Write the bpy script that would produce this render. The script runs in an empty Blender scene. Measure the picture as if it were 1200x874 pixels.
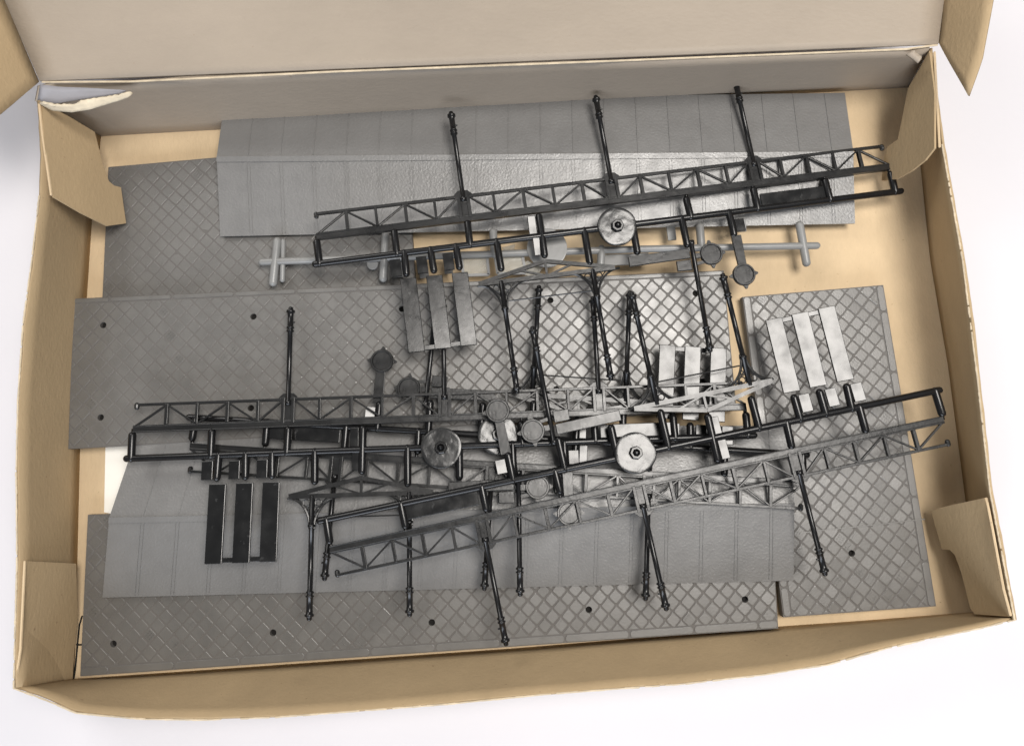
import bpy, bmesh, math, random
from mathutils import Vector, Matrix, noise
random.seed(7)
S = bpy.context.scene
C = S.collection
# ------------------------------------------------------------------ camera, light, exposure
H = 0.365                      # camera height above the box floor (m)
PX, PY, FPX = 0.12463, -0.00449, 794.18
cd = bpy.data.cameras.new('camera'); cam = bpy.data.objects.new('camera', cd); C.objects.link(cam)
cam.location = (0, 0, H); cam.rotation_euler = (PX, PY, 0)
cd.sensor_fit = 'HORIZONTAL'; cd.sensor_width = 36; cd.lens = FPX / 1200 * 36
cd.clip_start = 0.01; cd.clip_end = 50
S.camera = cam
W = bpy.data.worlds.new('World'); S.world = W; W.use_nodes = True
bg = W.node_tree.nodes['Background']; bg.inputs[0].default_value = (0.92, 0.95, 1.0, 1); bg.inputs[1].default_value = 0.20
def area(name, loc, target, sx, sy, power, col):
    l = bpy.data.lights.new(name, 'AREA'); l.shape = 'RECTANGLE'; l.size = sx; l.size_y = sy
    l.energy = power; l.color = col
    o = bpy.data.objects.new(name, l); C.objects.link(o); o.location = loc
    o.rotation_euler = (Vector(target) - Vector(loc)).to_track_quat('-Z', 'Y').to_euler()
    return o
KEY = Vector((0.34, 0.17, 1.15))
area('ceiling_lamp', KEY, (0.05, 0.05, 0), 0.52, 0.52, 16.5, (1.0, 0.955, 0.90))
area('side_window', (-0.70, 1.00, 0.90), (0, 0.05, 0), 0.7, 0.6, 7.0, (1.0, 0.97, 0.93))
area('window_light', (-0.1, -1.25, 0.62), (0, 0.2, 0), 1.3, 0.6, 17.0, (0.84, 0.90, 1.0))
S.view_settings.view_transform = 'Standard'; S.view_settings.look = 'None'
S.view_settings.exposure = 0.0; S.view_settings.gamma = 1.0

_M = cam.rotation_euler.to_matrix()
def P(u, v, z=0.0):
    """point of the place seen at pixel (u, v) of the 1200 x 874 photograph, at height z"""
    d = _M @ Vector(((u - 600) / FPX, -(v - 437) / FPX, -1))
    return Vector((0, 0, H)) + d * ((z - H) / d.z)

# ------------------------------------------------------------------ materials
def mat(name, base, rough=0.5, spec=0.5, var=0.0, vscale=60, bump=0.0, bscale=400, dist=0.0005, rvar=0.0,
        spots=None, detail=6, stretch=(1, 1, 1), alpha=1.0, coat=0):
    m = bpy.data.materials.new(name); m.use_nodes = True
    nt = m.node_tree; N = nt.nodes; L = nt.links
    b = N['Principled BSDF']; b.inputs['Roughness'].default_value = rough
    b.inputs['Specular IOR Level'].default_value = spec
    b.inputs['Coat Weight'].default_value = coat
    tc = N.new('ShaderNodeTexCoord'); mp = N.new('ShaderNodeMapping'); mp.inputs['Scale'].default_value = stretch
    L.new(tc.outputs['Object'], mp.inputs['Vector'])
    n1 = N.new('ShaderNodeTexNoise'); n1.inputs['Scale'].default_value = vscale; n1.inputs['Detail'].default_value = detail
    if detail > 10: n1.inputs['Roughness'].default_value = 0.74
    L.new(mp.outputs[0], n1.inputs['Vector'])
    cr = N.new('ShaderNodeValToRGB')
    lo = [max(0, c * (1 - var)) for c in base]; hi = [c * (1 + var) for c in base]
    cr.color_ramp.elements[0].position = 0.3; cr.color_ramp.elements[1].position = 0.7
    cr.color_ramp.elements[0].color = (*lo, 1); cr.color_ramp.elements[1].color = (*hi, 1)
    L.new(n1.outputs['Fac'], cr.inputs['Fac'])
    out = cr.outputs['Color']
    if spots:
        n3 = N.new('ShaderNodeTexNoise'); n3.inputs['Scale'].default_value = spots[0]; n3.inputs['Detail'].default_value = 3
        L.new(tc.outputs['Object'], n3.inputs['Vector'])
        c3 = N.new('ShaderNodeValToRGB'); c3.color_ramp.elements[0].position = spots[1]; c3.color_ramp.elements[1].position = spots[1] + 0.06
        c3.color_ramp.elements[0].color = (0, 0, 0, 1); c3.color_ramp.elements[1].color = (1, 1, 1, 1)
        L.new(n3.outputs['Fac'], c3.inputs['Fac'])
        mx = N.new('ShaderNodeMix'); mx.data_type = 'RGBA'; mx.inputs[7].default_value = (*spots[2], 1)
        L.new(c3.outputs['Color'], mx.inputs[0]); L.new(out, mx.inputs[6]); out = mx.outputs[2]
    L.new(out, b.inputs['Base Color'])
    if rvar:
        mr = N.new('ShaderNodeMapRange'); mr.inputs['To Min'].default_value = rough - rvar; mr.inputs['To Max'].default_value = rough + rvar
        mr.inputs['From Min'].default_value = 0.3; mr.inputs['From Max'].default_value = 0.7
        n4 = N.new('ShaderNodeTexNoise'); n4.inputs['Scale'].default_value = 130; n4.inputs['Detail'].default_value = 8
        L.new(tc.outputs['Object'], n4.inputs['Vector']); L.new(n4.outputs['Fac'], mr.inputs['Value'])
        L.new(mr.outputs[0], b.inputs['Roughness'])
    if bump:
        n2 = N.new('ShaderNodeTexNoise'); n2.inputs['Scale'].default_value = bscale; n2.inputs['Detail'].default_value = 5
        L.new(mp.outputs[0], n2.inputs['Vector'])
        bp = N.new('ShaderNodeBump'); bp.inputs['Strength'].default_value = bump; bp.inputs['Distance'].default_value = dist
        L.new(n2.outputs['Fac'], bp.inputs['Height']); L.new(bp.outputs[0], b.inputs['Normal'])
    if alpha < 1:
        b.inputs['Alpha'].default_value = alpha
    return m
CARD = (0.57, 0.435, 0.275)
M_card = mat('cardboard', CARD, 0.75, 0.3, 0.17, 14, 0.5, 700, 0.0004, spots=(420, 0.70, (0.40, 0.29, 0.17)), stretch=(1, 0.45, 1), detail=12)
M_card_shade = mat('cardboard_shade', (0.385, 0.285, 0.168), 0.8, 0.25, 0.12, 14, 0.5, 700, 0.0004, spots=(380, 0.71, (0.27, 0.19, 0.11)), stretch=(1, .45, 1), detail=12)  # same board as the floor; shade on walls and flaps put into the colour
M_card_cool = mat('cardboard_cool_shade', (0.30, 0.252, 0.200), 0.6, 0.4, 0.10, 12, 0.5, 600, 0.0004, spots=(300, 0.73, (0.27, 0.21, 0.15)), stretch=(.5, 1, 1), detail=12)  # same board again, dim bluish light on lid and back wall painted in
M_edge = mat('raw_board_edge', (0.56, 0.47, 0.34), 0.9, 0.2, 0.2, 150, 0.6, 500, 0.0005)
M_torn = mat('torn_paper', (0.62, 0.54, 0.41), 0.9, 0.2, 0.1, 200, 0.6, 600, 0.0006)
M_liner = mat('outer_paper', (0.29, 0.29, 0.32), 0.6, 0.4, 0.05, 100, 0.2, 500, 0.0004)
M_table = mat('white_table', (0.64, 0.625, 0.65), 0.45, 0.4, 0.03, 5, 0.10, 260, 0.0006)
M_grey = mat('grey_plastic', (0.135, 0.132, 0.126), 0.40, 0.5, 0.08, 28, 0.22, 1300, 0.0002, rvar=0.05)
M_tile = mat('grey_paving', (0.115, 0.110, 0.102), 0.39, 1.0, 0.09, 95, 0.25, 1100, 0.00025, rvar=0.07)
M_groove = mat('grey_plate_body', (0.112, 0.105, 0.098), 0.60, 0.4, 0.08, 60, 0.2, 1300, 0.0002)
M_roof = mat('grey_roofing', (0.150, 0.147, 0.143), 0.40, 1.0, 0.08, 26, 0.5, 800, 0.0004, rvar=0.06)
M_light = mat('pale_grey_plastic', (0.21, 0.21, 0.205), 0.36, 0.5, 0.08, 60, 0.2, 500, 0.0003)
M_clear = mat('milky_plastic', (0.48, 0.46, 0.40), 0.22, 0.6, 0.1, 60, 0.5, 150, 0.0008, alpha=0.45)
M_black = mat('black_plastic', (0.007, 0.007, 0.0075), 0.24, 0.42, 0.2, 120, 0.06, 200, 0.0002, rvar=0.03)
M_satin = mat('satin_black_plastic', (0.009, 0.009, 0.009), 0.31, 0.58, 0.2, 120, 0.3, 400, 0.0003, rvar=0.06)
M_disc = mat('wrinkled_black_plastic', (0.015, 0.015, 0.015), 0.27, 0.65, 0.2, 60, 0.6, 60, 0.0014, rvar=.04)
M_flat = mat('smooth_black_plastic', (0.008, 0.008, 0.008), 0.23, 0.55, 0.2, 120, 0.2, 160, 0.0003, rvar=0.09, spots=(330, .66, (.03, .03, .03)))
M_dark = mat('gap_shade', (0.012, 0.011, 0.010), 0.8, 0.2)  # near-black stands for the shade down in holes and slot
M_paper = mat('white_paper', (0.88, 0.86, 0.80), 0.8, 0.2, 0.02, 50)

# ------------------------------------------------------------------ helpers
def link(name, bm, m, parent=None, origin=(0, 0, 0), smooth=False, bevel=0.0):
    origin = Vector(origin)
    bmesh.ops.recalc_face_normals(bm, faces=bm.faces[:])
    for v in bm.verts: v.co -= origin
    me = bpy.data.meshes.new(name); bm.to_mesh(me); bm.free()
    me.materials.append(m)
    if smooth:
        for p in me.polygons: p.use_smooth = True
    o = bpy.data.objects.new(name, me); C.objects.link(o); o.location = origin
    if parent: o.parent = parent
    if bevel:
        b = o.modifiers.new('bevel', 'BEVEL'); b.width = bevel; b.segments = 2; b.limit_method = 'ANGLE'; b.angle_limit = 0.7
    return o
def thing(name, label, cat, loc=(0, 0, 0), group=None):
    o = bpy.data.objects.new(name, None); C.objects.link(o); o.location = loc; o.empty_display_size = 0.01
    o['label'] = label; o['category'] = cat
    if group: o['group'] = group
    return o
def prism(bm, pts, z0, z1):
    """closed prism; pts 2-D or 3-D (3-D keeps its own z as the top), z0 thickness below when 3-D"""
    top = [bm.verts.new((p[0], p[1], z1 if len(p) == 2 else p[2])) for p in pts]
    bot = [bm.verts.new((p[0], p[1], z0 if len(p) == 2 else p[2] - z0)) for p in pts]
    n = len(pts); bm.faces.new(top); bm.faces.new(bot[::-1])
    for i in range(n): bm.faces.new((top[i], bot[i], bot[(i + 1) % n], top[(i + 1) % n]))
def bar(bm, a, b, w, h, zc):
    a = Vector(a); b = Vector(b); d = (b - a).normalized(); n = Vector((-d.y, d.x)) * w / 2
    prism(bm, [a + n, a - n, b - n, b + n], zc - h / 2, zc + h / 2)
def lathe(bm, a, b, prof, seg=12):
    """prof: list of (distance from a, radius) along a->b (3-D)"""
    a = Vector(a); b = Vector(b); d = (b - a).normalized()
    x = d.orthogonal().normalized(); y = d.cross(x); rings = []
    for (t, r) in prof:
        rings.append([bm.verts.new(a + d * t + (x * math.cos(k * 2 * math.pi / seg) + y * math.sin(k * 2 * math.pi / seg)) * max(r, 1e-6)) for k in range(seg)])
    for i in range(len(rings) - 1):
        for k in range(seg):
            bm.faces.new((rings[i][k], rings[i][(k + 1) % seg], rings[i + 1][(k + 1) % seg], rings[i + 1][k]))
    bm.faces.new(rings[0][::-1]); bm.faces.new(rings[-1])
def capsule(bm, a, b, r, seg=12):
    L = (Vector(b) - Vector(a)).length
    pr = [(-r * math.cos(q), r * math.sin(q)) for q in (0.15, 0.5, 0.9, 1.25)] + [(0, r), (L, r)] + [(L + r * math.cos(q), r * math.sin(q)) for q in (1.25, 0.9, 0.5, 0.15)]
    lathe(bm, a, b, pr, seg)
def polytube(bm, pts, r, seg=6):
    for i in range(len(pts) - 1): capsule(bm, pts[i], pts[i + 1], r, seg)
def arc(c, rx, ry, a0, a1, z, n=9):
    return [(c[0] + rx * math.cos(math.radians(a0 + (a1 - a0) * i / (n - 1))), c[1] + ry * math.sin(math.radians(a0 + (a1 - a0) * i / (n - 1))), z) for i in range(n)]

# ------------------------------------------------------------------ table
bm = bmesh.new(); prism(bm, [(-3, -3), (3, -3), (3, 3), (-3, 3)], -0.05, -0.0018)
t = link('table_surface', bm, M_table); t['kind'] = 'structure'

# ------------------------------------------------------------------ cardboard box
HZ = 0.044
box = thing('cardboard_box', 'open shallow brown cardboard box lying on the white table, holding the plastic kit parts', 'box', (0, 0, 0))
def resample(pts, n):
    pts = [Vector(p) for p in pts]; d = [0]
    for i in range(1, len(pts)): d.append(d[-1] + (pts[i] - pts[i - 1]).length)
    out = []
    for k in range(n):
        s = d[-1] * k / (n - 1); i = 1
        while i < len(pts) - 1 and d[i] < s: i += 1
        f = (s - d[i - 1]) / max(1e-9, d[i] - d[i - 1]); out.append(pts[i - 1].lerp(pts[i], min(1, max(0, f))))
    return out
def sheet(name, low, high, m, parent, thick=0.0012, n=40, rows=6, rough=0.0, bulge=0.0, seed=1, off=-1):
    """curved board between two 3-D polylines"""
    rnd = random.Random(seed)
    a = resample(low, n); b = resample(high, n); bm = bmesh.new(); g = []
    for j in range(rows + 1):
        f = j / rows; row = []
        for i in range(n):
            p = a[i].lerp(b[i], f)
            if bulge:
                nrm = (a[-1] - a[0]).cross(b[n // 2] - a[n // 2]).normalized()
                p = p + nrm * bulge * math.sin(math.pi * f) * math.sin(math.pi * i / (n - 1))
            p = p + Vector((noise.noise(p * 22), noise.noise(p * 22 + Vector((9, 3, 1))), noise.noise(p * 22 + Vector((4, 7, 2))))) * 0.0007 * min(1, f * 3)
            if rough and j == rows: p = p + Vector((rnd.uniform(-1, 1), rnd.uniform(-1, 1), rnd.uniform(-1, 1))) * rough
            row.append(bm.verts.new(p))
        g.append(row)
    for j in range(rows):
        for i in range(n - 1): bm.faces.new((g[j][i], g[j][i + 1], g[j + 1][i + 1], g[j + 1][i]))
    o = link(name, bm, m, parent, smooth=True)
    s = o.modifiers.new('solid', 'SOLIDIFY'); s.thickness = thick; s.offset = off
    return o
def px(lst, z): return [P(u, v, z) for u, v in lst]
bm = bmesh.new(); fl = px([(115, 158), (262, 150), (700, 121), (1065, 101), (1080, 198), (1092, 305), (1113, 430), (1130, 560), (1150, 721), (1006, 733), (917, 739), (600, 765), (300, 786), (82, 801), (86, 660), (89, 535), (94, 400), (103, 262)], 0.0)
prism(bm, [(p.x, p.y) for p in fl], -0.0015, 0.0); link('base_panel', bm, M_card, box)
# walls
sheet('side_wall', px([(1064, 103), (700, 123), (262, 152), (116, 160)], 0), px([(1090, 57), (1062, 61), (650, 75), (400, 84), (233, 91), (153, 97), (60, 98), (44, 103), (43, 118)], HZ), M_card_cool, box, n=60, rough=0.00012, off=1)
sheet('side_wall', px([(84, 798), (300, 783), (600, 762), (917, 736), (1006, 730), (1148, 719)], 0), px([(16, 806), (57, 821), (89, 835), (165, 842), (240, 843), (320, 840), (400, 834), (530, 824), (628, 814), (730, 806), (800, 801), (896, 790), (972, 778), (1040, 759), (1099, 746), (1143, 737), (1189, 726)], HZ * 0.93), M_card_shade, box, n=80, rough=0.00012, off=-1)
sheet('side_wall', px([(116, 160), (105, 262), (96, 400), (91, 535), (88, 660), (84, 798)], 0), px([(44, 118), (46, 180), (46, 230), (38, 300), (27, 380), (21, 470), (19, 550), (20, 656), (16, 806)], HZ), M_card_shade, box, n=60, rough=0.00015, off=-1)
sheet('side_wall', px([(1064, 103), (1079, 198), (1090, 305), (1111, 430), (1128, 560), (1148, 719)], 0), px([(1090, 57), (1096, 110), (1104, 170), (1128, 305), (1145, 440), (1160, 575), (1189, 726)], HZ * 0.97), M_card_shade, box, n=60, rough=0.00015, off=1)
RIMS = [([(16, 806), (57, 821), (89, 835), (165, 842), (240, 843), (320, 840), (400, 834), (530, 824), (628, 814), (730, 806), (800, 801), (896, 790), (972, 778), (1040, 759), (1099, 746), (1143, 737), (1189, 726)], HZ * .93),
        ([(46, 230), (38, 300), (27, 380), (21, 470), (19, 550), (20, 656), (16, 806)], HZ), ([(1104, 170), (1128, 305), (1145, 440), (1160, 575), (1189, 726)], HZ * .97)]
for pts, z in RIMS:                                   # raw cut edge of the board, slightly ragged
    q = resample(px(pts, z + .0002), 150); bm = bmesh.new()
    for i in range(len(q) - 1):
        if random.random() < .93: capsule(bm, q[i] + Vector((random.uniform(-1, 1), random.uniform(-1, 1), 0)) * .00008, q[i + 1] + Vector((random.uniform(-1, 1), random.uniform(-1, 1), 0)) * .00008, random.uniform(.0003, .00048), 6)
    link('raw_edge', bm, M_edge, box)
# lid with its side flaps
lid = sheet('lid', [P(48, 96, HZ + .0004), P(1098, 53, HZ + .0004)], [P(-75, -190, HZ + .012), P(1128, -190, HZ + .012)], M_card_cool, box, n=40, rows=30, bulge=-0.002, off=1)
bpy.context.view_layer.update()
lf = sheet('lid_flap', [P(46, 96, HZ), P(-75, -190, HZ + .012)], [P(-18, 149, 0.075), P(-160, 0, 0.09)], M_card_shade, lid, n=20, off=1)
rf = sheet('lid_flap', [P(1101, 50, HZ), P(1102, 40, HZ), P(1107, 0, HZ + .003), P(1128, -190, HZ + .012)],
           [P(1136, 113, 0.062), P(1152, 70, 0.066), P(1165, 0, 0.07), P(1195, -180, 0.085)], M_card_shade, lid, n=26, off=-1)
bm = bmesh.new(); polytube(bm, [P(50, 96.5, HZ + .0007), P(153, 96, HZ + .0007), P(400, 84, HZ + .0007), P(650, 74.5, HZ + .0007), P(1062, 58, HZ + .0007), P(1098, 53, HZ + .0007)], .0005); link('hinge_crease', bm, M_edge, lid)
# corner flaps glued inside the walls
def flap(pts, key3, m=M_card_shade, thick=0.0011, name='corner_flap'):
    """pts: (u, v, z) outline in order, a folded board piece"""
    A = [P(*p) for p in key3]; nn = (A[1] - A[0]).cross(A[2] - A[0]); cc = Vector((0, 0, H)); bm = bmesh.new(); vs = []
    for p in pts:                                   # outline of one flat board
        d = P(p[0], p[1], 0) - cc; vs.append(bm.verts.new(cc + d * ((A[0] - cc).dot(nn) / d.dot(nn))))
    bm.faces.new(vs)
    o = link(name, bm, m, box); s = o.modifiers.new('solid', 'SOLIDIFY'); s.thickness = thick; s.offset = 0
    return o
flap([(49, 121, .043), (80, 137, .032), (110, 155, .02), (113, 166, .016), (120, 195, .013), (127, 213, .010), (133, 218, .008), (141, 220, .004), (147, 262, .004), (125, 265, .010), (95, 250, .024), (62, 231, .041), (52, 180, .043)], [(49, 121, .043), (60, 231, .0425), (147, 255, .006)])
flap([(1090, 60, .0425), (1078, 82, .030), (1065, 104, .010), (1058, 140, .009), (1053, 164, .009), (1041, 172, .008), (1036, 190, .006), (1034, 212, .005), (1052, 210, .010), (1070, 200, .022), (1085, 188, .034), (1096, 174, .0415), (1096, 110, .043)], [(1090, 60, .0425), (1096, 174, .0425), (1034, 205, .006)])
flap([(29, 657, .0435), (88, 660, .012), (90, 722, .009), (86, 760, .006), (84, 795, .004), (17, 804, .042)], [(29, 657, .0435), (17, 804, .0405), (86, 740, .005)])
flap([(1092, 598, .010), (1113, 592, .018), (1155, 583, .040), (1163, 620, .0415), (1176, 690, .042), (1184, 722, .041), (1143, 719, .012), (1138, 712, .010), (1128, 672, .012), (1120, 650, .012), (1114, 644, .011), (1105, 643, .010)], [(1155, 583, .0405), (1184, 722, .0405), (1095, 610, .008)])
bm = bmesh.new()   # dark cut line beside the lower left flap
polytube(bm, [P(96, 722, .0005), P(93, 732, .0005), P(91, 752, .0005), P(88, 785, .0005), P(86, 796, .0005)], 0.0004)
polytube(bm, [P(90, 755, .0005), P(97, 755, .0005)], 0.0004)
link('die_cut_slot_shade', bm, M_dark, box)
# torn paper at the upper left corner: curled strip
sheet('torn_edge', [P(46, 119, .0435), P(62, 128, .044), (P(85, 131, .0445)), P(104, 129, .045), P(128, 121, .045), P(150, 114, .045), P(154, 109, .0445)],
      [P(52, 119, .0470), P(64, 121, .048), P(85, 121, .048), P(97, 117, .048), P(122, 113, .0475), P(142, 110, .047), P(153, 107, .0455)], M_torn, box, n=30, rows=3, rough=0.0003)
sheet('torn_liner', [P(47, 99, .0442), P(70, 102, .0442), P(100, 103, .0442), P(148, 106, .0442)], [P(44, 118, .0436), P(66, 121, .0436), P(95, 116, .0436), P(142, 109, .0436)], M_liner, box, n=20, rows=3, thick=.0006)
sheet('torn_edge', [P(1062, 64, .0450), P(1070, 69, .0455), P(1076, 74, .0455)], [P(1072, 60, .0470), P(1078, 64, .047), P(1081, 69, .047)], M_card_cool, box, n=8, rows=2, rough=.0005)
# folded lip lines (thickness of the double wall)
bm = bmesh.new(); polytube(bm, [P(1095, 62, .0432), P(1098, 120, .0432), P(1101, 172, .0432)], .0006); link('wall_edge', bm, M_card, box)
bm = bmesh.new(); polytube(bm, [P(46, 123, .0436), P(50, 160, .0436), P(56, 200, .0433), (P(60, 228, .0425))], .0007); link('wall_edge', bm, M_card, box)
bm = bmesh.new(); polytube(bm, [P(29, 658, .0440), P(27, 700, .0440), P(24, 760, .0440), P(18, 802, .043)], .0006); link('wall_edge', bm, M_card, box)
bm = bmesh.new(); polytube(bm, [P(1156, 584, .0405), P(1163, 620, .0422), P(1176, 690, .0425), P(1184, 720, .042)], .0006); link('wall_edge', bm, M_card, box)

# ------------------------------------------------------------------ paper sheet on the box floor
bm = bmesh.new(); q = px([(124, 500), (330, 500), (330, 640), (122, 600)], 0.0006); prism(bm, [(p.x, p.y) for p in q], 0.0002, 0.0006)
o = link('paper_sheet', bm, M_paper, origin=q[0]); o['label'] = 'white paper scrap on the box floor showing at the left between two grey sheets'; o['category'] = 'paper'

# ------------------------------------------------------------------ paved platform plates
def clip(bm, co, no, outer=True):
    bmesh.ops.bisect_plane(bm, geom=bm.verts[:] + bm.edges[:] + bm.faces[:], plane_co=co, plane_no=no, clear_outer=outer, clear_inner=False)
def platform(label, pxc, zs, holes, kerbs, seed, cell=0.0058, thick=0.0042, cross_ridge=None, hgt=0.00024, mix=False, kw=.0039, tj=.010):
    rnd = random.Random(seed)
    c = [P(u, v, z) for (u, v), z in zip(pxc, zs)]             # TL, TR, BR, BL
    base = sum(c, Vector()) / 4
    root = thing('platform_plate', label, 'plastic plate', (base.x, base.y, base.z - thick), 'grey paved plastic plates')
    nrm = (c[1] - c[3]).cross(c[2] - c[0]).normalized()
    if nrm.z < 0: nrm = -nrm
    ex = ((c[1] - c[0]) + (c[2] - c[3])).normalized(); ey = nrm.cross(ex).normalized()
    Mx = Matrix((( ex.x, ey.x, nrm.x, 0), (ex.y, ey.y, nrm.y, 0), (ex.z, ey.z, nrm.z, base.z - 0), (0, 0, 0, 1)))
    Mx[0][3] = 0; Mx[1][3] = 0; Mx[2][3] = thick
    loc = [((p - base).dot(ex), (p - base).dot(ey)) for p in c]
    R = 0.00165; hl = []
    for (u, v) in holes:
        d = P(u, v, base.z) - base
        zz = base.z + (ex.z * d.dot(ex) + ey.z * d.dot(ey))
        d = P(u, v, zz) - base; hl.append((d.dot(ex), d.dot(ey)))
    def cut_holes(bm, faces_only_top=False):
        for (hx, hy) in hl:
            near = [f for f in bm.faces if any(True for _ in [0]) and min(v.co.x for v in f.verts) < hx + R * 1.2 and max(v.co.x for v in f.verts) > hx - R * 1.2
                    and min(v.co.y for v in f.verts) < hy + R * 1.2 and max(v.co.y for v in f.verts) > hy - R * 1.2]
            for k in range(14):
                a = k * 2 * math.pi / 14; n = Vector((math.cos(a), math.sin(a), 0))
                near = [f for f in near if f.is_valid]
                ed = list({e for f in near for e in f.edges}); vt = list({v for f in near for v in f.verts})
                r = bmesh.ops.bisect_plane(bm, geom=vt + ed + near, plane_co=Vector((hx, hy, 0)) + n * R, plane_no=n)
                near = [g for g in r['geom'] if isinstance(g, bmesh.types.BMFace)]
                near = [f for f in near if max((v.co.x - hx) * n.x + (v.co.y - hy) * n.y for v in f.verts) < R * 1.001 and True or (max(abs(v.co.x - hx) for v in f.verts) > R * 3)]
                near = [f for f in near if not all((v.co.x - hx) * n.x + (v.co.y - hy) * n.y > R * .999 for v in f.verts)]
            kill = [f for f in near if f.is_valid and all(((f.calc_center_median().xy - Vector((hx, hy))).dot(Vector((math.cos(k * 2 * math.pi / 14), math.sin(k * 2 * math.pi / 14))))) < R for k in range(14))]
            bmesh.ops.delete(bm, geom=kill, context='FACES')
    # slab: skirt + top face with holes + hole tubes
    bm = bmesh.new()
    top = [bm.verts.new((x, y, 0)) for x, y in loc]; bot = [bm.verts.new((x, y, -thick)) for x, y in loc]
    for i in range(4): bm.faces.new((top[i], bot[i], bot[(i + 1) % 4], top[(i + 1) % 4]))
    bm.faces.new(bot)
    bt = bmesh.new(); f = bt.faces.new([bt.verts.new((x, y, 0)) for x, y in loc])
    cut_holes(bt)
    tm = bpy.data.meshes.new('t'); bt.to_mesh(tm); bt.free(); bm.from_mesh(tm); bpy.data.meshes.remove(tm)
    for (hx, hy) in hl:
        ri = [[bm.verts.new((hx + R * 1.02 * math.cos(k * math.pi / 8), hy + R * 1.02 * math.sin(k * math.pi / 8), z)) for k in range(16)] for z in (-0.00002, -thick * 0.97)]
        for k in range(16): bm.faces.new((ri[0][k], ri[1][k], ri[1][(k + 1) % 16], ri[0][(k + 1) % 16]))
    bm.transform(Mx); slab = link('slab', bm, M_groove, root)
    for (hx, hy) in hl:
        bm = bmesh.new(); prism(bm, [(hx + R * 1.0 * math.cos(k * math.pi / 8), hy + R * 1.0 * math.sin(k * math.pi / 8)) for k in range(16)], -thick * .96, -thick * .5)
        bm.transform(Mx); link('peg_hole_shade', bm, M_dark, root)  # dark plug, shade at the bottom of the hole put into its colour
    # tiles
    bm = bmesh.new(); xs = [p[0] for p in loc]; ys = [p[1] for p in loc]
    mx = max(map(abs, xs)) + cell; my = max(map(abs, ys)) + cell; n = int((mx + my) / cell * 0.75) + 3
    g = cell * 0.5 - 0.00022
    for i in range(-n, n + 1):
        for j in range(-n, n + 1):
            cx = (i + j) * cell * 0.7071; cy = (i - j) * cell * 0.7071 * 1.05
            if abs(cx) > mx or abs(cy) > my: continue
            tx, ty = rnd.gauss(0, tj), rnd.gauss(0, tj); dz = rnd.uniform(-.00004, .00004)
            g = (cell * 0.5 - 0.00028) * rnd.uniform(.94, 1.02)
            def tp(a, b, z):
                x = (a + b) * .7071; y = (a - b) * .7071 * 1.05
                return Vector((cx + x, cy + y, z + x * tx + y * ty))
            k = g - 0.00018
            wx = (Mx @ Vector((cx, cy, 0))).x + base.x; worn = min(1.0, max(0.22, (wx + .16) / .20)); hg = hgt * worn * (1 if worn > .9 and not mix else rnd.choice((.4, .7, 1.0, 1.2))) + .00002
            tx *= .25 + .75 * worn; ty *= .25 + .75 * worn
            lo = [bm.verts.new(tp(a * g, b * g, -.00003)) for a, b in ((1, 1), (-1, 1), (-1, -1), (1, -1))]
            q = 0.0005
            oct_ = [(k, k - q), (k - q, k), (-k + q, k), (-k, k - q), (-k, -k + q), (-k + q, -k), (k - q, -k), (k, -k + q)]
            hi = [bm.verts.new(tp(a, b, hg + dz * .5)) for a, b in oct_]
            bm.faces.new(hi)
            for e in range(4):
                bm.faces.new((lo[e], hi[2 * e], hi[2 * e + 1])); bm.faces.new((lo[e], hi[2 * e + 1], hi[(2 * e + 2) % 8], lo[(e + 1) % 4]))
            if rnd.random() < 0.055:      # scored tile
                for w in (-1, 0, 1):
                    for s_ in (0, 1):
                        if rnd.random() < .6:
                            A = (w * .0013, -k * .7) if s_ else (-k * .7, w * .0013); B = (w * .0013, k * .7) if s_ else (k * .7, w * .0013)
                            d = .00016; pa = [(A[0] - d, A[1] - d), (B[0] + d, A[1] - d) if not s_ else (A[0] + d, A[1] - d), (B[0] + d, B[1] + d), (A[0] - d, A[1] + d) if not s_ else (A[0] - d, B[1] + d)]
                            vt = [bm.verts.new(tp(a, b, hg + .00016)) for a, b in pa]; vb = [bm.verts.new(tp(a, b, hg - .0001)) for a, b in pa]
                            bm.faces.new(vt)
                            for e in range(4): bm.faces.new((vt[e], vb[e], vb[(e + 1) % 4], vt[(e + 1) % 4]))
    for i in range(4):
        a = Vector(loc[i]); b = Vector(loc[(i + 1) % 4]); d = (b - a).normalized(); no = Vector((-d.y, d.x))
        if no.dot(-a) > 0: no = -no
        side = 'TRBL'[i]; inset = kw + .0007 if side in kerbs else 0.0006
        clip(bm, (*(a - no * inset), 0), (*no, 0))
    cut_holes(bm)
    bm.transform(Mx)
    link('paved_top', bm, M_tile, root)
    for i in range(4):
        if 'TRBL'[i] not in kerbs: continue
        a = Vector(loc[i]); b = Vector(loc[(i + 1) % 4]); d = (b - a).normalized(); no = Vector((-d.y, d.x))
        if no.dot(-a) < 0: no = -no
        L = (b - a).length; bm = bmesh.new(); s = rnd.uniform(-.03, -.01)
        while s < L:
            e = s + .033; s0 = max(s + .0004, .0003); e0 = min(e - .0004, L - .0003)
            if e0 > s0 + .001:
                r = .0010
                pts = [a + d * s0 + no * (.0004 + r), a + d * (s0 + r) + no * .0004, a + d * (e0 - r) + no * .0004, a + d * e0 + no * (.0004 + r), a + d * e0 + no * (kw - r), a + d * (e0 - r) + no * kw, a + d * (s0 + r) + no * kw, a + d * s0 + no * (kw - r)]
                prism(bm, [(p.x, p.y) for p in pts], -.0002, .00034)
            s = e
        bm.transform(Mx); link('kerb_edging', bm, M_tile, root, bevel=.0002)
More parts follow.
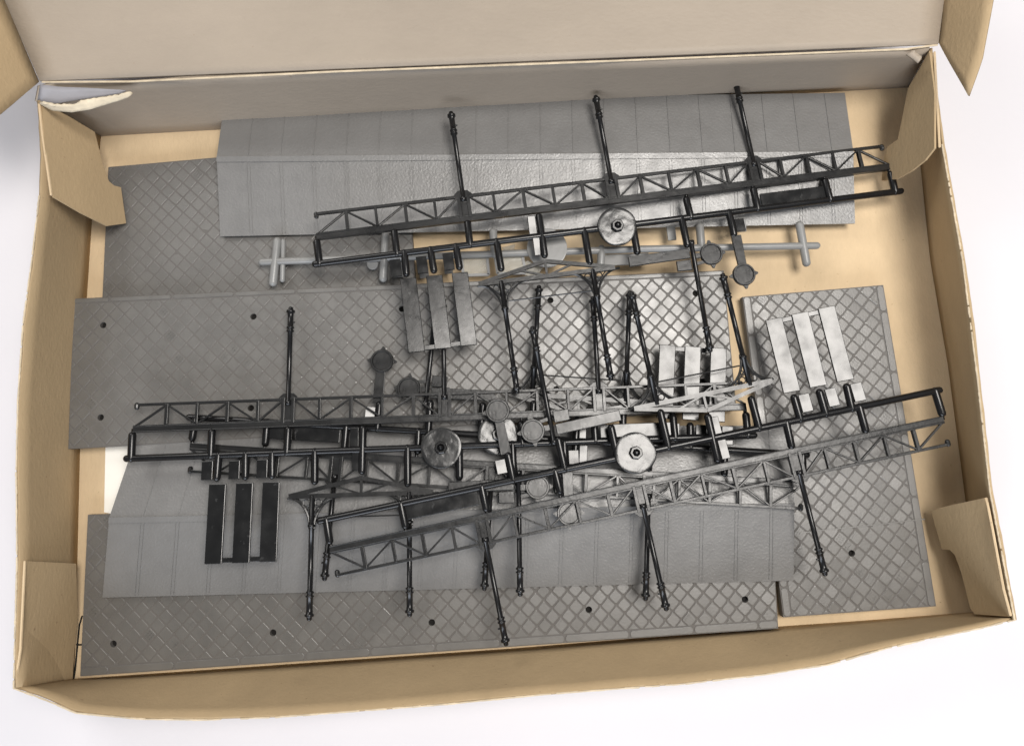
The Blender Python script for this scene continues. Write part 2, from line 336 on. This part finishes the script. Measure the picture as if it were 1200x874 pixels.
    if cross_ridge:
        bm = bmesh.new(); A, B = [P(u, v, zs[0]) - base for u, v in cross_ridge]
        bar(bm, (A.dot(ex), A.dot(ey)), (B.dot(ex), B.dot(ey)), .0005, .0012, .0001); bm.transform(Mx); link('cross_ridge', bm, M_tile, root)  # narrow raised ridge across the plate
    return root
platform('grey diamond-paved plate in the upper left of the box, partly under the upper ribbed roof', [(127, 196), (476, 165), (488, 350), (119, 372)], [.0045, .0045, .0045, .0045], [], '', 11, hgt=0.00013)
platform('longest grey diamond-paved plate, lying across the middle under the upright portal columns', [(86, 350), (848, 317), (863, 480), (80, 526)], [.0098, .0065, .0065, .0098], [(121, 381), (118, 489), (297, 371), (294, 478), (645, 352), (815, 344), (823, 447), (652, 456), (471, 362)], 'T', 12, kw=.0024)
platform('short grey diamond-paved plate standing along the right wall with one peg hole', [(870, 348), (1035, 334), (1097, 710), (918, 723)], [.0060] * 4, [(998, 648)], 'LR', 13, mix=True, hgt=0.00017, tj=.013, cross_ridge=[(937, 624), (1083, 608)])
platform('long grey diamond-paved plate at the bottom edge with five peg holes and a kerb', [(103, 603), (903, 585), (912, 736), (94, 792)], [.0060] * 4, [(133, 754), (320, 741), (506, 729), (690, 714), (873, 702)], 'B', 14)

# ------------------------------------------------------------------ ribbed roof sheets
def roof(label, up, ridge, low, zu, zr, zl, off=0.05, npan=19.6):
    U = [P(*p, zu) for p in up]; R = [P(*p, zr) for p in ridge]; Lw = [P(*p, zl) for p in low]
    base = Vector(((Lw[0] + U[1]) / 2)); base.z = min(zu, zl) - .001
    root = thing('roof_sheet', label, 'plastic roof', base, 'ribbed grey plastic roofs')
    for nm, A, B in (('upper_slope', U, R), ('lower_slope', R, Lw)):
        bm = bmesh.new(); c = [A[0], A[1], B[1], B[0]]; n = (c[1] - c[0]).cross(c[3] - c[0]).normalized()
        if n.z < 0: n = -n
        vt = [bm.verts.new(p) for p in c]; vb = [bm.verts.new(p - n * .0010) for p in c]
        bm.faces.new(vt); bm.faces.new(vb[::-1])
        for i in range(4): bm.faces.new((vt[i], vb[i], vb[(i + 1) % 4], vt[(i + 1) % 4]))
        k = 0
        while True:                                    # standing seams
            k += 1; f = (k - off) / npan
            if f > 0.995: break
            for dd in (-.0008, .0008) if nm == 'lower_slope' else (0,):
                a = A[0].lerp(A[1], f); b = B[0].lerp(B[1], f); a = a.lerp(b, .02); b = b.lerp(a, .02)
                dx = (A[1] - A[0]).normalized(); a = a + dx * dd; b = b + dx * dd; w = dx * .00022
                q = [a - w, a + w, b + w, b - w]; t_ = [bm.verts.new(p + n * .0003) for p in q]; b_ = [bm.verts.new(p - n * .0002) for p in q]
                bm.faces.new(t_); bm.faces.new(b_[::-1])
                for i in range(4): bm.faces.new((t_[i], b_[i], b_[(i + 1) % 4], t_[(i + 1) % 4]))
        for v in bm.verts: v.co -= base
        link(nm, bm, M_roof, root)
    bm = bmesh.new(); d = (R[1] - R[0]).normalized()
    nl = ((R[1] - R[0]).cross(Lw[0] - R[0])).normalized(); nl = nl if nl.z > 0 else -nl
    dn = (Lw[0] - R[0]).normalized() * .0030
    q = [R[0] + nl * .0005, R[1] + nl * .0005, R[1] + dn + nl * .0005, R[0] + dn + nl * .0005]
    t_ = [bm.verts.new(p - base) for p in q]; b_ = [bm.verts.new(p - nl * .0010 - base) for p in q]
    bm.faces.new(t_); bm.faces.new(b_[::-1])
    for i in range(4): bm.faces.new((t_[i], b_[i], b_[(i + 1) % 4], t_[(i + 1) % 4]))
    link('ridge_strip', bm, M_roof, root)
    return root
roof('upper of the two ribbed grey roof sheets, lying along the back wall of the box', [(263, 119), (990, 109)], [(254, 184), (1000, 178)], [(258, 277), (1002, 262)], .0060, .0122, .0072)
roof('lower of the two ribbed grey roof sheets, in front over the bottom paved plate', [(165, 497), (926, 499)], [(128, 606), (931, 589)], [(120, 700), (930, 680)], .0070, .0155, .0088)

# ------------------------------------------------------------------ sprue frames: one truss girder, three columns and small parts on a runner (mm)
mm = 0.001
def V3(s, t, z): return (s * mm, t * mm, z * mm)
def col_profile(L):
    return [(0, .5), (.4, 1.0), (1.2, 1.15), (1.7, 1.1), (2.0, 1.9), (3.0, 2.0), (3.4, 1.45), (5, 1.35), (10.8, 1.35), (11.0, 1.75), (11.6, 1.75), (11.8, 1.3), (12.6, 1.3), (12.8, 1.75), (13.4, 1.7), (13.8, 1.12), (L - 2.5, 1.12), (L - 2, 1.5), (L, 1.5)]
def pr_mm(p): return [(a * mm, b * mm) for a, b in p]
def pr_col(p): return [(a * mm, b * 1.14 * mm) for a, b in p]
nodes = [0.0]
cols = [76.9, 156.5, 235.6]; marks = [0] + cols + [310]
for a, b in zip(marks[:-1], marks[1:]):
    for k in range(1, 6): nodes.append(a + (b - a) * k / 5)
def make_frame():
    root = thing('sprue_frame', 'x', 'kit sprue', (0, 0, 0))
    def bar_mm(bm, a, b, w, h, zc): bar(bm, (a[0] * mm, a[1] * mm), (b[0] * mm, b[1] * mm), w * mm, h * mm, zc * mm)
    bm = bmesh.new(); TH = 12.2; zc = 1.5
    bar_mm(bm, (-1, 0), (310.5, 0), 3.5, 1.6, zc); bar_mm(bm, (-1, -1.75), (310.5, -1.75), .5, 2.6, zc); bar_mm(bm, (-1, 0.9), (310.5, 0.9), .45, 2.1, zc + .02)
    bar_mm(bm, (0, TH), (309, TH), 1.45, 1.7, zc)
    capsule(bm, V3(0, TH - 1.3, zc), V3(0, TH, zc), 1.25 * mm, 10); capsule(bm, V3(309, TH - 1.3, zc), V3(309, TH, zc), 1.25 * mm, 10)
    for i, s in enumerate(nodes):
        if s in cols:
            bar_mm(bm, (s - 2.5, 0), (s - 2.5, TH + 1), 1.7, 2.3, zc); bar_mm(bm, (s + 2.5, 0), (s + 2.5, TH + 1), 1.7, 2.3, zc); bar_mm(bm, (s, 0), (s, TH + 1), 3.4, 1.2, zc - .3)
            for sg in (-1, 1):
                prism(bm, [((s + sg * 1) * mm, (TH - .3) * mm), ((s + sg * 5.2) * mm, (TH - .3) * mm), ((s + sg * 4.6) * mm, (TH + 1.3) * mm), ((s + sg * 2.6) * mm, (TH + 3.1) * mm), ((s + sg * 1) * mm, (TH + 3.3) * mm)], .9 * mm, 2.2 * mm)
        elif 0 < i < 20: bar_mm(bm, (s, 1.5), (s, TH), 1.7 if i % 2 else 1.4, 2.0, zc)
        if i < 20:
            a = (s, 1.2 if i % 2 == 0 else TH - .4); b = (nodes[i + 1], TH - .4 if i % 2 == 0 else 1.2)
            off = 1.2
            if s in cols: a = (s + 3, a[1])
            if nodes[i + 1] in cols: b = (nodes[i + 1] - 3, b[1])
            bar_mm(bm, a, b, .95, 1.4, zc + .1)
    link('truss_girder', bm, M_satin, root, origin=V3(155, 6, 0), bevel=.00018)
    for s in cols:
        bm = bmesh.new(); lathe(bm, V3(s, 61.3, 1.9), V3(s, 9.3, 1.9), pr_col(col_profile(52)), 12)
        capsule(bm, V3(s + 1.2, 61.3 - 8.5, 1.9), V3(s + 2.0, 61.3 - 8.5, 1.9), .5 * mm, 6)
        link('column', bm, M_black, root, origin=V3(s, 12, 0), smooth=True)
    bm = bmesh.new(); T0 = -14.9
    capsule(bm, V3(-3, T0, 1.8), V3(313, T0, 1.8), 1.75 * mm, 14)
    for s, a, b in [(-.8, T0, -3.4), (38.9, T0, -3.2), (76.9, T0, -3.2), (115, -4.2, -25.4), (195.3, T0, -5), (232.3, T0, -4.2), (272.8, T0, -4.2), (309.8, T0, -4.6),
                    (42.8, T0, -26), (56.3, T0, -26), (69.6, T0, -26), (90.9, T0, -29.6), (137.5, T0, -32.5), (163.5, T0, -30), (190.3, T0, -29.6), (216.4, T0, -27.2)]:
        capsule(bm, V3(s, a, 1.85), V3(s + random.uniform(-.4, .4), b, 1.85), 1.92 * mm, 12)
        if abs(b) < 6:
            bar_mm(bm, (s, b + .5), (s, 0), 1.6, 1.2, 1.6)
    link('sprue_runner', bm, M_black, root, origin=V3(155, T0, 0), smooth=True)
    # gate disc: thin wrinkled dish with a broken nub
    bm = bmesh.new(); rg = []; nseg = 40; rr = [10.3, 10.25, 9.9, 8.6, 6.2, 4.2, 2.0, .1]; zz = [3.7, 4.2, 4.35, 4.35, 4.35, 4.4, 4.4, 4.4]
    for r, z in zip(rr, zz):
        rg.append([bm.verts.new(V3(r * math.cos(k * 2 * math.pi / nseg) * (1 + .02 * math.sin(3 * k * 2 * math.pi / nseg)), r * math.sin(k * 2 * math.pi / nseg),
                    z + (.16 * math.sin(2 * k * 2 * math.pi / nseg + .6) * (r / 10) + .09 * math.sin(5 * k * 2 * math.pi / nseg + r) * (1 if 3 < r < 10 else .2)))) for k in range(nseg)])
    for i in range(len(rg) - 1):
        for k in range(nseg): bm.faces.new((rg[i][k], rg[i][(k + 1) % nseg], rg[i + 1][(k + 1) % nseg], rg[i + 1][k]))
    bm.faces.new(rg[-1]); bm.faces.new([bm.verts.new(v.co - Vector((0, 0, .0006))) for v in rg[0]][::-1])
    for v in bm.verts: v.co += Vector(V3(154.6, -15.6, 0))
    d = link('gate_disc', bm, M_disc, root, origin=V3(154.6, -15.6, 4), smooth=True)
    bm = bmesh.new(); lathe(bm, V3(154.6, -15.6, 4.6), V3(154.6, -15.6, 7), pr_mm([(0, 3.5), (1.6, 3.3), (1.9, 2.9), (1.9, 2.0), (1.2, 1.7), (2.5, .9), (2.8, .3)]), 7)
    n_ = link('gate_nub', bm, M_black, d, origin=V3(154.6, -15.6, 4)); n_.location = (0, 0, 0)
    # long flat panel between two stubs
    bm = bmesh.new(); prism(bm, pr_mm([(235, -13.4), (271, -13.4), (271, -6.6), (235, -6.6)]), 1.2 * mm, 2.3 * mm)
    link('long_panel', bm, M_flat, root, origin=V3(253, -10, 1.7), bevel=.0003)
    # three seat slats joined at the far end
    bm = bmesh.new()
    for s in (38.6, 52.0, 65.2):
        prism(bm, pr_mm([(s - .2, -67.5), (s + 8.2, -67.7), (s + 8.6, -29.2), (s + .2, -29)]), 1.0 * mm, 2.3 * mm)
    prism(bm, pr_mm([(39.5, -67.2), (72.5, -67.2), (72.5, -64.6), (39.5, -64.6)]), .7 * mm, 1.6 * mm)
    link('seat_slats', bm, M_flat, root, origin=V3(56, -47, 1.6), bevel=.0003)
    for (s0, s1, t0, t1) in [(34.6, 40.2, -27, -17.6), (48.2, 53.6, -27, -17.8), (62, 67.4, -27, -17.8), (108.6, 112.8, -13.2, -3.5), (109.6, 113.3, -25, -15.6)]:
        bm = bmesh.new(); prism(bm, pr_mm([(s0, t0), (s1, t0), (s1, t1), (s0, t1)]), .9 * mm, 2.2 * mm); link('tab', bm, M_flat, root, origin=V3((s0 + s1) / 2, (t0 + t1) / 2, 1.5), bevel=.00025)
    # platform sign: post, round dial, boards
    bm = bmesh.new(); lathe(bm, V3(191.3, -88.4, 1.9), V3(192.8, -27.5, 1.9), pr_col(col_profile(60.5)), 12)
    for q in ((47.5, 49), (56, 57)): pass
    link('sign_post', bm, M_black, root, origin=V3(192, -58, 1.9), smooth=True)
    def dial(cx, cy, name):
        bm = bmesh.new(); lathe(bm, V3(cx, cy, 1.6), V3(cx, cy, 4), pr_mm([(0, 6.0), (1.5, 6.0), (1.9, 5.7), (1.9, 5.0), (1.3, 4.7), (1.3, .01)]), 32)
        for a in (0, 90, 180, 270):
            x = math.cos(math.radians(a)); y = math.sin(math.radians(a))
            prism(bm, [((cx + x * 7.7 - y * .4) * mm, (cy + y * 7.7 + x * .4) * mm), ((cx + x * 7.7 + y * .4) * mm, (cy + y * 7.7 - x * .4) * mm), ((cx + x * 5.4 + y * 1.6) * mm, (cy + y * 5.4 - x * 1.6) * mm), ((cx + x * 5.4 - y * 1.6) * mm, (cy + y * 5.4 + x * 1.6) * mm)], 1.7 * mm, 2.6 * mm)
        link(name, bm, M_satin, root, origin=V3(cx, cy, 1.6))
    dial(202.0, -36.6, 'round_dial'); dial(217.0, -50.0, 'round_dial')
    bm = bmesh.new(); bar_mm(bm, (192, -36.6), (197, -36.6), 2.6, 1.2, 2.1); bar_mm(bm, (192, -41), (198, -40.2), 1.6, 1.0, 2.0); link('dial_bracket', bm, M_satin, root, origin=V3(194, -38, 2))
    bm = bmesh.new(); prism(bm, pr_mm([(157.6, -32.6), (190.4, -32.2), (190.4, -37.6), (157.6, -38)]), 2.0 * mm, 3.4 * mm); link('sign_board', bm, M_satin, root, origin=V3(174, -35, 2.6), bevel=.0003)
    bm = bmesh.new(); prism(bm, pr_mm([(182.6, -38.2), (190.4, -38.2), (190.4, -44), (182.4, -43.8)]), 1.6 * mm, 3.0 * mm); link('sign_board', bm, M_satin, root, origin=V3(186, -41, 2.3), bevel=.0003)
    bm = bmesh.new(); prism(bm, pr_mm([(215.0, -45), (214.6, -28), (220, -28.2), (219.6, -45)]), 1.3 * mm, 2.7 * mm); link('dial_stem', bm, M_satin, root, origin=V3(217, -36, 2), bevel=.0002)
    bm = bmesh.new(); prism(bm, pr_mm([(218.4, -26), (218.4, -19), (223.5, -19), (223.5, -26)]), .9 * mm, 2.1 * mm); link('tab', bm, M_flat, root, origin=V3(221, -22.5, 1.5), bevel=.0002)
    # portal frame: gable truss on two columns with curved brackets
    bm = bmesh.new(); z = 1.7
    Lp, Rp, Ap = (78.6, -36.8), (150, -37.2), (114.3, -28.8)
    bar_mm(bm, Lp, Rp, 2.2, 2.0, z); bar_mm(bm, (Lp[0], Lp[1] + .3), Ap, 2.0, 1.7, z); bar_mm(bm, Ap, (Rp[0], Rp[1] + .3), 2.0, 1.7, z)
    bar_mm(bm, Ap, (114.3, -37), 1.2, 1.3, z); bar_mm(bm, (101, -32.2), (114.3, -36.8), 1.0, 1.2, z); bar_mm(bm, (127.6, -32.4), (114.3, -36.8), 1.0, 1.2, z)
    for cx, sg in ((90.1, 1), (138.2, 1)):
        for d_, wdt, hh in ((-1, 11, 15), (1, 13, 15)):
            polytube(bm, arc((cx * mm + d_ * (wdt + 1) * mm, (-37.5 - hh) * mm), wdt * mm, hh * mm, 0 if d_ < 0 else 180, 90, z * mm, 10), .68 * mm, 6)
            polytube(bm, arc((cx * mm + d_ * (wdt + 1) * mm, (-37.5 - hh) * mm), (wdt - 0) * mm * 1.0, (hh) * mm, 0 if d_ < 0 else 180, 90, (z - .6) * mm, 10), .5 * mm, 6); polytube(bm, arc((cx * mm + d_ * 3.0 * mm, -40.0 * mm), 1.6 * mm, 1.6 * mm, 0, 360, z * mm, 11), .33 * mm, 6)
            polytube(bm, arc((cx * mm + d_ * 2.2 * mm, -43.4 * mm), 0.9 * mm, 1.2 * mm, 0, 360, z * mm, 9), .3 * mm, 6)
            capsule(bm, V3(cx + d_ * 1, -44.5, z), V3(cx + d_ * 7, -38, z), .35 * mm, 6)
    capsule(bm, V3(93, -47.4, z), V3(136, -47.8, z), .38 * mm, 6)
    pf = link('portal_truss', bm, M_satin, root, origin=V3(114, -40, z))
    for s in (90.1, 138.2):
        bm = bmesh.new(); L = 95.7 - 36.5
        lathe(bm, V3(s - .3, -95.7, 1.9), V3(s, -36.5, 1.9), pr_col(col_profile(L)[:-3] + [(L - 15.5, 1.12), (L - 15.3, 1.7), (L - 14.3, 1.7), (L - 14, 1.2), (L - .5, 1.2), (L, 1.0)]), 12)
        c_ = link('portal_column', bm, M_black, pf, origin=V3(s, -60, 1.9), smooth=True); c_.location = Vector(V3(s, -60, 1.9)) - Vector(V3(114, -40, z))
    return root
def copy_tree(o, parent=None):
    c = o.copy(); C.objects.link(c); c.parent = parent
    for ch in [x for x in bpy.data.objects if x.parent == o]: copy_tree(ch, c)
    return c
# x, y, turn, slope along, slope across, height
PLACES = [
    ((-0.0986, 0.1135, 0.1445, -0.0461, -0.0468, 0.0205), 'uppermost black kit frame, its columns pointing up over the upper ribbed roof'),
    ((-0.1890, 0.0145, 0.0371, -0.0044, -0.0741, 0.0216), 'black kit frame running level across the middle, with dark matt slats hanging at its left'),
    ((0.2170, 0.0187, -2.9364, 0.0030, -0.0026, 0.0262), 'black kit frame on top, slanting up rightwards, with shining pale slats near its right end'),
    ((0.1478, -0.0132, 3.0812, -0.0021, 0.0351, 0.0172), 'black kit frame buried under the two other frames in the middle, its columns pointing down'),
]
proto = make_frame(); frames = []
for i, (pl, lab) in enumerate(PLACES):
    frames.append(proto if i == 0 else copy_tree(proto))
for fr, (pl, lab) in zip(frames, PLACES):
    x, y, A, a, b, z = pl
    fr['label'] = lab; fr['group'] = 'black kit frames on their runners'
    ex = Vector((math.cos(A), math.sin(A), a)).normalized(); ey = Vector((-math.sin(A), math.cos(A), b)); ey = (ey - ex * ey.dot(ex)).normalized(); ez = ex.cross(ey)
    z0 = z + a * (-.14) + b * (.02)
    fr.matrix_world = Matrix(((ex.x, ey.x, ez.x, x), (ex.y, ey.y, ez.y, y), (ex.z, ey.z, ez.z, z0 - 0.0018), (0, 0, 0, 1)))
# small tilts of single parts, as they hang on their runners
def tilt(fr, kind, share, idx=None, jit=0.0):
    """lean a part part-way from flat towards the direction in which it mirrors the ceiling lamp"""
    ps = sorted([o for o in bpy.data.objects if o.parent == fr and o.name.split('.')[0] == kind], key=lambda o: o.location.x)
    Mw = fr.matrix_world
    for k, o in enumerate(ps):
        if idx is not None and k not in idx: continue
        p = Mw @ o.location; h = ((Vector((0, 0, H)) - p).normalized() + (KEY - p).normalized()).normalized()
        n0 = (Mw.to_3x3() @ Vector((0, 0, 1))).normalized()
        n1 = n0.lerp(h, share) + Vector((random.uniform(-jit, jit), random.uniform(-jit, jit), 0)); n1.normalize()
        q = n0.rotation_difference(n1)
        o.rotation_mode = 'QUATERNION'; Rw = Mw.to_3x3().to_quaternion(); o.rotation_quaternion = Rw.inverted() @ q @ Rw
tilt(frames[2], 'seat_slats', 0.95); tilt(frames[2], 'tab', 0.9, None, .02); tilt(frames[2], 'gate_disc', 0.75)
tilt(frames[0], 'seat_slats', 0.28); tilt(frames[0], 'tab', 0.95, (3, 4)); tilt(frames[0], 'gate_disc', 0.45)
tilt(frames[3], 'seat_slats', 0.6); tilt(frames[3], 'tab', 0.9, None, .02); tilt(frames[3], 'gate_disc', 0.5)

# ------------------------------------------------------------------ pale grey sprue under the upper frame
G0 = P(303, 307, .0095)
gs = thing('grey_sprue', 'pale grey cross-armed runner with milky window parts, lying below the upper ribbed roof', 'kit sprue', (G0.x, G0.y, .006))
def gp(u, v, z): return P(u, v, z) - gs.location
bm = bmesh.new(); zr = .0105
polytube(bm, [gp(307, 307, zr), gp(366, 305, zr), gp(750, 292, zr), gp(957, 288, zr)], .0019, 14)
for (a, b) in (((325, 283), (320, 331)), ((452, 276), (449, 326)), ((820, 266), (822, 290)), ((937, 264), (945, 308)), ((705, 292), (704, 310)), ((578, 272), (579, 298))):
    capsule(bm, gp(*a, zr), gp(*b, zr), .0022, 12)
for (a, b) in (((332, 283), (331, 328)),): capsule(bm, gp(*a, zr - .001), gp(*b, zr - .001), .0014, 10)
link('runner', bm, M_light, gs, smooth=True)
def disc(name, u, v, z, r, m, th=.0009):
    bm = bmesh.new(); c = gp(u, v, z); lathe(bm, c, c + Vector((0, 0, 1)), [(0, r), (th, r), (th + .0001, r * .96), (th + .0002, .0001)], 32); link(name, bm, m, gs)
disc('gate_disc', 641, 291, .0120, .0108, M_light); disc('ejector_pad', 437, 310, .0085, .0030, M_light)
def quadp(name, pts, z, m, th=.0010):
    bm = bmesh.new(); prism(bm, [(*gp(u, v, z).xy, gp(u, v, z).z) for u, v in pts], th, 0); return link(name, bm, m, gs, bevel=.0002)
def window(pts, z):
    a, b, c, d = [gp(u, v, z) for u, v in pts]; bm = bmesh.new()
    for p, q in ((a, b), (b, c), (c, d), (d, a)): bar(bm, p.xy, q.xy, .0014, .0014, p.z)
    f = link('window_frame', bm, M_light, gs)
    bm = bmesh.new(); prism(bm, [(*p.xy, p.z) for p in (a, b, c, d)], .0005, 0); g = link('milky_pane', bm, M_clear, f)
window([(541, 302), (571, 301), (573, 322), (543, 323)], .0085); window([(580, 300), (612, 298), (616, 320), (583, 321)], .0085)
quadp('flat_tab', [(459, 304), (472, 303), (474, 324), (461, 325)], .0085, M_grey); quadp('flat_tab', [(490, 302), (500, 301), (503, 325), (492, 326)], .0085, M_grey)
quadp('flat_tab', [(519, 298), (529, 297), (531, 320), (521, 321)], .0085, M_grey); quadp('flat_bar', [(700, 299), (760, 296), (761, 309), (701, 312)], .0085, M_grey)
quadp('flat_tab', [(781, 265), (791, 264), (793, 281), (783, 282)], .0085, M_light); quadp('flat_tab', [(864, 258), (874, 257), (875, 271), (865, 272)], .0105, M_light)
quadp('milky_pane', [(588, 290), (604, 286), (602, 294), (594, 297)], .0085, M_clear); quadp('milky_pane', [(602, 318), (618, 305), (636, 314), (628, 326)], .009, M_clear)
